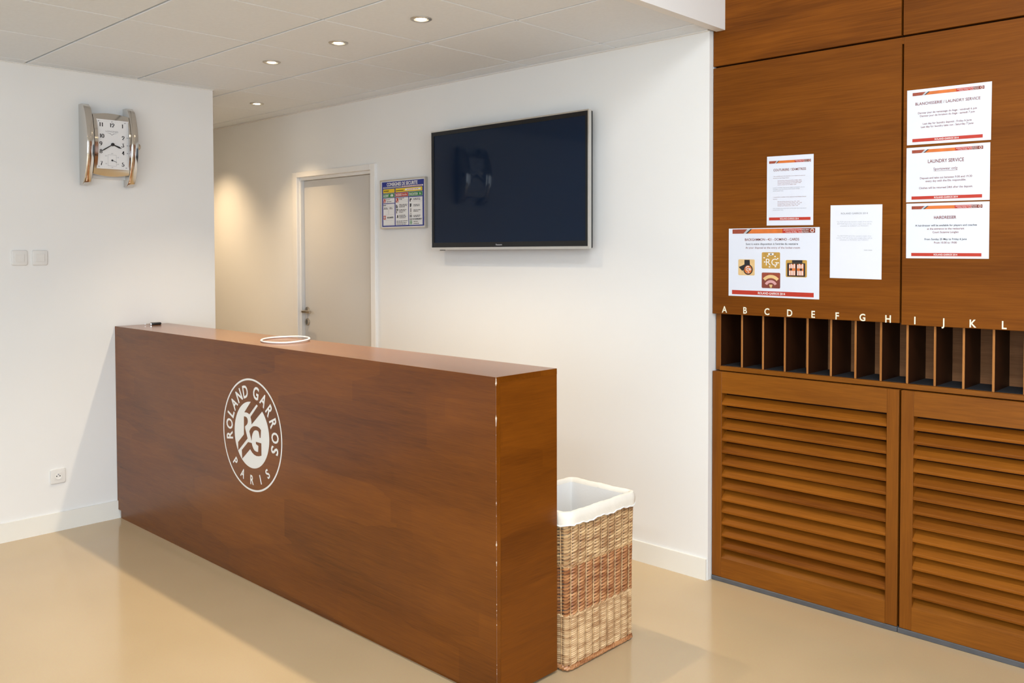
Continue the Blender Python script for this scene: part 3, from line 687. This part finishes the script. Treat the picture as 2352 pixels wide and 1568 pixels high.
# ------------------------------------------------------------------ notices on the panelling
class Sheet:
    def __init__(s, tl, tr, br, bl, label, mat, thick=.0009):
        s.c = (tl, tr, br, bl); s.y = PF - thick
        cx = sum(p[0] for p in s.c) / 4; cz = sum(p[1] for p in s.c) / 4
        s.t = thing('notice', (cx, PF, cz), label, 'notice')
        mb = MB(); mb.prism([bl, br, tr, tl], lambda a_, b_, d: (a_, s.y + d, b_), thick); s.sheet = mb.build('sheet', mat, s.t)
        s.ink = {}
    def q(s, u, v, lay=1):
        tl, tr, br, bl = s.c
        x = (1 - v) * ((1 - u) * tl[0] + u * tr[0]) + v * ((1 - u) * bl[0] + u * br[0])
        z = (1 - v) * ((1 - u) * tl[1] + u * tr[1]) + v * ((1 - u) * bl[1] + u * br[1])
        return (x, s.y - .0003 * lay, z)
    def mb(s, nm, mat): return s.ink.setdefault((nm, mat.name), (MB(), mat))[0]
    def rect(s, nm, mat, u0, u1, v0, v1, lay=1): s.mb(nm, mat).quad(s.q(u0, v1, lay), s.q(u1, v1, lay), s.q(u1, v0, lay), s.q(u0, v0, lay))
    def poly(s, nm, mat, pts, lay=1):
        s.mb(nm, mat).add([s.q(a_, b_, lay) for a_, b_ in pts], tessellate_polygon([[Vector((a_, b_, 0)) for a_, b_ in pts]]))
    def text(s, nm, mat, txt, u, v, cap, wd=None, bold=0.0, lay=2, align='c'):
        put_text(s.mb(nm, mat), txt, lambda a_, b_: s.q(a_, -b_, lay), u, -v, cap, wd, bold, align)
    def done(s):
        for (nm, _), (mb, mat) in s.ink.items(): mb.build(nm, mat, s.sheet)
    def banner(s, u0, u1, v0, v1):
        W_ = u1 - u0; sl = .07
        s.rect('header_banner', m_red, u0 + .5 * W_, u1, v0, v1, 1)
        s.poly('header_banner', m_orange, [(u0 + .18 * W_, v1), (u0 + .62 * W_, v1), (u0 + .62 * W_, v0), (u0 + .24 * W_, v0)], 2)
        s.poly('header_banner', m_brick, [(u0, v1), (u0 + .14 * W_, v1), (u0 + .20 * W_, v0), (u0, v0)], 1)
        s.poly('header_banner', m_lgrey, [(u0 + .14 * W_, v1), (u0 + .17 * W_, v1), (u0 + .23 * W_, v0), (u0 + .19 * W_, v0)], 2)
        s.poly('header_banner', m_ink, [(u0 + .17 * W_, v1), (u0 + .19 * W_, v1), (u0 + .25 * W_, v0), (u0 + .23 * W_, v0)], 3)
        s.rect('header_banner', m_maroon, u0 + .85 * W_, u1, v0, v1, 2)
        s.text('banner_lettering', m_pwhite, 'INTERNATIONAUX DE FRANCE 2014', u1 - .075 * W_, v0 + .32 * (v1 - v0), .28 * (v1 - v0), .29 * W_, .005, 3, 'r')
        s.text('banner_lettering', m_pwhite, 'Tuesday 20 May - Sunday 8 June', u1 - .075 * W_, v0 + .74 * (v1 - v0), .24 * (v1 - v0), .27 * W_, .005, 3, 'r')
        c = (u1 - .033 * W_, (v0 + v1) / 2)
        asp = abs(s.c[0][0] - s.c[1][0]) / abs(s.c[0][1] - s.c[3][1])
        rr = .4 * (v1 - v0)
        s.poly('banner_emblem', m_pwhite, [(c[0] + rr / asp * math.cos(2 * PI * k / 16), c[1] + rr * math.sin(2 * PI * k / 16)) for k in range(16)], 3)
        s.poly('banner_emblem', m_brick, [(c[0] + .72 * rr / asp * math.cos(2 * PI * k / 16), c[1] + .72 * rr * math.sin(2 * PI * k / 16)) for k in range(16)], 4)
    def footer(s, u0, u1, v0, v1, wd):
        s.rect('footer_band', m_red, u0, u1, v0, v1, 1)
        s.text('footer_lettering', m_pwhite, 'ROLAND-GARROS 2014', (u0 + u1) / 2, (v0 + v1) / 2, .52 * (v1 - v0), wd, .015, 3)

p1 = Sheet((-1.890, 1.957), (-1.675, 1.953), (-1.675, 1.650), (-1.890, 1.653), 'small portrait notice in red and white headed couturiere seamstress', m_paper)
p1.banner(.047, .945, .068, .104)
p1.text('heading', m_maroon, 'COUTURIERE / SEAMSTRESS', .496, .200, .034, .70, .010)
for txt, v, u, wd, mt in (("• Une couturière est à votre disposition sur la mezzanine du restaurant", .292, .137, .69, m_maroon), ("des joueurs du Court Philippe-Chatrier :", .318, .137, .36, m_maroon),
    ("Samedi 24 Mai et Dimanche 25 Mai de 9h00 à 18h00", .356, .24, .51, m_rust), ("Du Lundi 26 Mai au Vendredi 30 Mai de 9h00 à 19h00", .376, .24, .52, m_rust), ("Samedi 31 Mai et Dimanche 1 Juin de 9h00 à 18h00", .395, .24, .50, m_rust), ("Lundi 2 et Mardi 3 Juin de 10h00 à 16h00", .416, .24, .40, m_rust),
    ("DURANT LA JOURNEE, VOUS POUVEZ LAISSER VOS VETEMENTS, (OU) LES", .458, .137, .68, m_greyp), ("RECUPERER A L'ACCUEIL JOUEURS COURT PHILIPPE CHATRIER", .480, .137, .58, m_greyp), ("(ENTERTAINMENT DESK).", .503, .137, .23, m_greyp),
    ("• A seamstress is available on the mezzanine of the Philippe-Chatrier", .592, .137, .72, m_maroon), ("restaurant :", .620, .137, .10, m_maroon),
    ("Saturday 24 May & Sunday 25 May: 9.00 - 18.00", .657, .24, .47, m_rust), ("From Monday 26 May to Friday 30 May : 9.00 - 19.00", .678, .24, .52, m_rust), ("Saturday 31 May and Sunday 1 June: 9.00 - 18.00", .698, .24, .48, m_rust), ("Monday 2 and Tuesday 3 June : 10.00 - 16.00", .718, .24, .44, m_rust),
    ("ITEMS CAN BE COLLECTED FROM THE PLAYERS WELCOME SERVICE", .757, .137, .72, m_greyp), ("(ENTERTAINMENT DESK).", .779, .137, .23, m_greyp)):
    p1.text('body_lettering', mt, txt, u, v, .0105, wd, 0, 2, 'l')
p1.footer(.050, .945, .884, .926, .40); p1.done()

p2 = Sheet((-2.078, 1.643), (-1.646, 1.641), (-1.646, 1.333), (-2.078, 1.336), 'landscape games notice with four small photographs above letters A to D', m_paper)
p2.banner(.044, .955, .012, .077)
p2.text('heading', m_maroon, 'BACKGAMMON - 421 - DOMINO - CARDS', .489, .165, .034, .598, .012)
p2.text('body_lettering', m_ink, "Sont à votre disposition à l'entrée du vestiaire", .489, .229, .028, .577, .006)
p2.text('body_lettering', m_maroon, 'At your disposal at the entry of the locker-room', .497, .283, .028, .600)
def rrect(u0, u1, v0, v1, r=.012, asp=1.42):
    out = []
    for cu, cv, a0 in ((u1, v0, -90), (u1, v1, 0), (u0, v1, 90), (u0, v0, 180)):
        for k in range(5):
            a_ = math.radians(a0 + 22.5 * k); out.append((cu + (r * math.cos(a_) - math.copysign(r, cu - (u0 + u1) / 2)), cv + (r * math.sin(a_) - math.copysign(r, cv - (v0 + v1) / 2)) * asp + 0))
    return out
def circ(u, v, r, n_=20, asp=1.42): return [(u + r * math.cos(2 * PI * k / n_), v + r * asp * math.sin(2 * PI * k / n_)) for k in range(n_)]
p2.poly('dice_photo', m_tan, rrect(.114, .303, .455, .690)); p2.poly('dice_photo', m_ink, [(.185, .462), (.245, .462), (.25, .54), (.16, .625), (.12, .57), (.185, .53)], 2)
p2.poly('dice_photo', m_ink, circ(.228, .605, .054), 3); p2.poly('dice_photo', m_orange, circ(.228, .605, .043), 4)
random.seed(5)
for k in range(22):
    a_ = random.uniform(0, 2 * PI); r_ = .034 * math.sqrt(random.random()); p2.poly('dice_photo', m_pwhite, circ(.228 + r_ * math.cos(a_), .605 + 1.42 * r_ * math.sin(a_), .0055, 6), 5)
p2.poly('domino_photo', m_gold, rrect(.383, .585, .350, .585)); p2.text('domino_photo', m_pwhite, 'RG', .492, .490, .10, .125, -.005)
p2.rect('domino_photo', m_pwhite, .455, .515, .362, .392, 2); p2.rect('domino_photo', m_ink, .475, .495, .370, .384, 3)
for u, v in ((.41, .43), (.415, .49), (.45, .405), (.53, .41), (.56, .44), (.47, .56), (.535, .555), (.565, .50)): p2.rect('domino_photo', m_pwhite, u - .008, u + .008, v - .008, v + .008, 2)
p2.poly('cards_photo', m_maroon, rrect(.383, .588, .643, .868)); p2.poly('cards_photo', m_brick, rrect(.387, .584, .648, .74), 2)
def fan(r0, r1, a0, a1, cu, cv): return [(cu + r1 * math.cos(math.radians(a)), cv - 1.42 * r1 * math.sin(math.radians(a))) for a in range(a0, a1 + 1, 8)] + [(cu + r0 * math.cos(math.radians(a)), cv - 1.42 * r0 * math.sin(math.radians(a))) for a in range(a1, a0 - 1, -8)]
p2.poly('cards_photo', m_tan, fan(.085, .118, 42, 138, .486, .842), 3); p2.poly('cards_photo', m_pink, fan(.048, .076, 30, 150, .486, .858), 4); p2.poly('cards_photo', m_tan, [(.467, .815), (.505, .815), (.497, .860), (.478, .860)], 4)
p2.poly('backgammon_photo', m_gold, rrect(.648, .872, .458, .700)); p2.rect('backgammon_photo', m_ink, .664, .854, .502, .690, 2); p2.rect('backgammon_photo', m_ink, .715, .825, .460, .5, 3); p2.rect('backgammon_photo', m_orange, .682, .752, .515, .675, 3); p2.rect('backgammon_photo', m_orange, .768, .838, .515, .675, 3)
for k in range(4):
    for b_ in (.686, .772): p2.rect('backgammon_photo', m_pwhite, b_ + .017 * k, b_ + .017 * k + .009, .512 if k % 2 else .525, .575, 4); p2.rect('backgammon_photo', m_pwhite, b_ + .017 * k, b_ + .017 * k + .009, .610, .672, 4)
p2.poly('backgammon_photo', m_ink, circ(.705, .59, .012, 10), 5); p2.poly('backgammon_photo', m_ink, circ(.81, .592, .012, 10), 5)
p2.footer(.041, .944, .912, .974, .30); p2.done()

p3 = Sheet((-1.5990, 1.731), (-1.3840, 1.727), (-1.3850, 1.423), (-1.6000, 1.426), 'plain white typed sheet right of the games notice', m_plainpaper)
p3.text('heading', m_greyp, 'ROLAND GARROS 2014', .47, .114, .022, .52, .012)
for txt, v, wd in (("The TOP half of the women's singles draw and the", .228, .69), ("BOTTOM half of the men's singles draw will be", .256, .66), ("scheduled on SUNDAY and MONDAY", .284, .55), ("The BOTTOM half of the women's singles draw", .420, .66), ("and the TOP half of the men's singles draw will be", .447, .69), ("scheduled on MONDAY and TUESDAY", .474, .56)):
    p3.text('body_lettering', m_lgrey, txt, .472, v, .0165, wd)
p3.rect('signature_line', m_lgrey, .665, .735, .608, .617); p3.rect('signature_line', m_lgrey, .745, .82, .608, .617); p3.done()

p4 = Sheet((-1.291, 2.171), (-.986, 2.167), (-.987, 1.951), (-1.290, 1.956), 'topmost of three stacked landscape notices, about laundry dates', m_paper)
p4.banner(.068, .917, .055, .112)
p4.text('heading', m_maroon, 'BLANCHISSERIE / LAUNDRY SERVICE', .489, .262, .050, .77, .010)
for txt, v, wd in (('Dernier jour de ramassage du linge : vendredi 6 juin', .430, .70), ('Dernier jour de livraison du linge : samedi 7 juin', .487, .65), ('Last day for laundry deposit : Friday 6 June', .628, .58), ('Last day for laundry take out : Saturday 7 June', .685, .625)): p4.text('body_lettering', m_maroon, txt, .487, v, .034, wd, .006)
p4.footer(.068, .907, .893, .952, .285); p4.done()
p5 = Sheet((-1.291, 1.945), (-.989, 1.942), (-.989, 1.728), (-1.291, 1.731), 'middle one of three stacked notices, laundry service sportswear only', m_paper)
p5.banner(.068, .920, .048, .106); p5.text('heading', m_maroon, 'LAUNDRY SERVICE', .485, .267, .062, .433, .012)
p5.text('body_lettering', m_maroon, 'Sportswear only', .483, .408, .044, .29, .004); p5.rect('underline', m_maroon, .340, .628, .445, .451)
for txt, v, wd in (('Deposit and take out between 9.00 and 19.30', .567, .625), ('every day with the Elis responsible.', .625, .485), ('Clothes will be returned 24th after the deposit.', .747, .645)): p5.text('body_lettering', m_maroon, txt, .485, v, .036, wd, .006)
p5.footer(.068, .915, .896, .955, .285); p5.done()
p6 = Sheet((-1.2900, 1.7255), (-.989, 1.7225), (-.989, 1.508), (-1.289, 1.5095), 'lowest of three stacked notices, announcing a hairdresser', m_paper)
p6.banner(.068, .920, .050, .108); p6.text('heading', m_maroon, 'HAIRDRESSER', .482, .262, .052, .27, .018)
for txt, v, wd, mt in (('A hairdresser will be available for players and coaches', .403, .745, m_ink), ('at the entrance to the restaurant', .464, .45, m_maroon), ('Court Suzanne Lenglen', .526, .315, m_maroon), ('From Sunday 25 May to Friday 6 June', .652, .51, m_ink), ('From 10:30 to 19:00', .714, .275, m_maroon)): p6.text('body_lettering', mt, txt, .488, v, .034, wd, .009)
p6.footer(.066, .915, .902, .960, .285); p6.done()

# ------------------------------------------------------------------ wicker laundry basket
bk = thing('laundry_basket', (-2.21, 2.63, 0), 'tall rectangular wicker laundry basket with white cloth liner behind the desk', 'basket')
KX0, KX1, KY0, KY1 = -2.375, -2.052, 2.438, 2.846; KR = .022
def perim(n_, inset=0.0):
    """n_ points round the rounded rectangle, counter-clockwise, with outward normals, equally spaced"""
    hx, hy = (KX1 - KX0) / 2 - KR, (KY1 - KY0) / 2 - KR; cx, cy = (KX0 + KX1) / 2, (KY0 + KY1) / 2
    segs = []; q = PI / 2 * KR
    tot = 4 * q + 4 * (hx + hy)
    def at(s_):
        s_ %= tot
        for k, (ox, oy, dx, dy, ln) in enumerate(((hx, -hy, 0, 1, 2 * hy), (hx, hy, -1, 0, 2 * hx), (-hx, hy, 0, -1, 2 * hy), (-hx, -hy, 1, 0, 2 * hx))):
            nx, ny = ((1, 0), (0, 1), (-1, 0), (0, -1))[k]
            if s_ <= ln: return Vector((cx + ox + nx * KR + dx * s_, cy + oy + ny * KR + dy * s_)), Vector((nx, ny))
            s_ -= ln
            if s_ <= q:
                a_ = PI / 2 * k + s_ / KR; nn = Vector((math.cos(a_), math.sin(a_))); e = (Vector((hx, hy)), Vector((-hx, hy)), Vector((-hx, -hy)), Vector((hx, -hy)))[k]
                return Vector((cx, cy)) + e + nn * KR, nn
            s_ -= q
        return Vector((cx + hx + KR, cy - hy)), Vector((1, 0))
    return at, tot
at, TOT = perim(0)
NST = 32; SP = TOT / NST
def flare(z): return .006 * max(0, (z - .3) / .27)
def pt(s_, off, z):
    p, nn = at(s_); p = p + nn * (off - .006 + flare(z)); return Vector((p.x, p.y, z))
def band(nm, z0, z1, rows, rad, mat, rise, slit):
    mb = MB(); pitch = (z1 - z0) / rows
    for k in range(rows):
        for i in range(NST):
            zc = z0 + pitch * (k + .5) + random.uniform(-1, 1) * pitch * .08
            pp = []
            for j in range(6):
                t_ = j / 5; pp.append(pt((i + .5 + (t_ - .5) * 1.12) * SP, -.0045 + .0085 * math.sin(PI * t_), min(max(zc + rise * pitch * (t_ - .5), z0 - .001), z1 + .002)))
            mb.tube(pp, [rad * slit, rad * (.5 + .5 * slit), rad, rad, rad * (.45 + .55 * slit), rad * slit], 5, caps=False)
    o = mb.smooth().build(nm, mat, bk); o['kind'] = 'stuff'; return o
band('woven_band', .022, .200, 23, .0043, m_wick3, 1.2, .75)
band('woven_band', .204, .386, 15, .0056, m_wick2, 1.1, .55)
band('woven_band', .392, .566, 15, .0055, m_wick1, 1.1, .55)
for i in range(NST):
    MB().tube([pt(i * SP, .0028, z) for z in (.006, .2, .4, .575)], .0026, 6).smooth().build('stake', m_wick1, bk)
def rope(nm, z, rad, mat, off=.002, tw=2):
    mb = MB()
    for h in range(tw):
        pp = []; m_ = 160
        for k in range(m_):
            a_ = 2 * PI * k / m_ * 34 + PI * 2 * h / tw
            p = pt(TOT * k / m_, off + rad * .8 * math.cos(a_), z + rad * .8 * math.sin(a_)); pp.append(p)
        mb.tube(pp, rad, 6, closed=True)
    mb.smooth().build(nm, mat, bk)
rope('border_cord', .202, .0038, m_wick3); rope('border_cord', .389, .0038, m_wick1)
rope('base_braid', .013, .0062, m_wick2, .002, 3); rope('top_border', .572, .005, m_wick1)
MB().prism([(p.x, p.y) for p in (at(TOT * k / 40)[0] * .97 + Vector(((KX0 + KX1) / 2, (KY0 + KY1) / 2)) * .03 for k in range(40))], lambda a_, b_, d: (a_, b_, .008 + d), .006).build('base_board', m_wick2, bk)
# liner: inner cloth with folds, rolled rim, skirt over the outside
lin = MB(); rings = []
for k, (z, off) in enumerate(((.020, -.016), (.15, -.015), (.30, -.015), (.45, -.015), (.54, -.015), (.575, -.013))):
    rings.append([pt(TOT * i / 96, off - (.004 * (1 + math.sin(i * .9) * math.sin(i * .37 + z * 3)) * min(1, (.6 - z) * 3) if z < .57 else 0), z) for i in range(96)])
lin.loft(rings, caps=False)
rb = [Vector((p.x, p.y, .021)) for p in rings[0]]; lin.add(rb, [tuple(range(96))])
lin.smooth(); liner = lin.build('liner', m_clothin, bk)
rim = MB(); rings = []
prof = [(-.013, .574), (-.010, .586), (-.002, .592), (.008, .590), (.014, .580), (.0155, .566), (.0145, .552), (.0135, .541), (.0120, .541), (.0115, .560)]
m_ = 128
for i in range(m_):
    wob = .003 * math.sin(i * .55) + .002 * math.sin(i * 1.7)
    rings.append([pt(TOT * i / m_, a_ , b_ + (wob if b_ < .56 else wob * .3)) for a_, b_ in prof])
rim.loft(rings, closed=True).smooth().build('rim_cuff', m_cloth, liner)
hem = MB(); hem.tube([pt(TOT * i / m_, .0150, .543 + .003 * math.sin(i * .55) + .002 * math.sin(i * 1.7)) for i in range(m_)], .0026, 6, closed=True); hem.smooth().build('hem', m_clothin, liner)

# ------------------------------------------------------------------ recessed downlights
def downlight(x, y, label, power, colour=(1.0, .82, .58), blend=.6):
    t = thing('downlight', (x, y, ZC), label, 'downlight', 'recessed ceiling downlights')
    MB().lathe((x, y, ZC), (0, 0, -1), [(.047, -.0005), (.047, .003), (.043, .0055), (.033, .005), (.031, .001), (.031, -.0003)], 32).smooth().build('trim_ring', m_alu, t)
    MB().lathe((x, y, ZC - .0005), (0, 0, -1), [(.021, 0), (.021, .0025), (.014, .004), (0, .0045)], 20).smooth().build('lamp', m_glow, t)
    l = bpy.data.lights.new('spot', 'SPOT'); l.energy = power; l.color = colour; l.spot_size = math.radians(102); l.spot_blend = blend; l.shadow_soft_size = .022
    o = bpy.data.objects.new('spot', l); COL.objects.link(o); o.parent = t; o.location = (0, 0, -.012)
DLP = 74
for x, y, lb, pw in ((-2.962, 2.535, 'lit ceiling downlight nearest the television', DLP), (-3.582, 2.540, 'lit ceiling downlight, middle of the row of three', DLP), (-4.196, 2.546, 'lit ceiling downlight left in the row of three', DLP),
                     (-5.425, 3.175, 'lit ceiling downlight in the corridor by the door', 72), (-3.640, 1.392, 'ceiling downlight cut by the top picture edge', 22), (-6.62, 3.175, 'ceiling downlight in the corridor behind the clock wall', 105)):
    downlight(x, y, lb, pw, *(((1.0, .72, .42), .9) if y > 3 else ()))

for o in bpy.data.objects:
    if o.name.split('.')[0] in ('lettering', 'banner_lettering', 'footer_lettering', 'heading', 'body_lettering', 'white_lettering', 'black_lettering', 'red_lettering', 'dial_print', 'rule_lines', 'header_banner', 'banner_emblem', 'dice_photo', 'domino_photo', 'cards_photo', 'backgammon_photo', 'signature_line'): o['kind'] = 'stuff'
# tidy up helper properties
for o in bpy.data.objects:
    if '_o' in o.keys(): del o['_o']
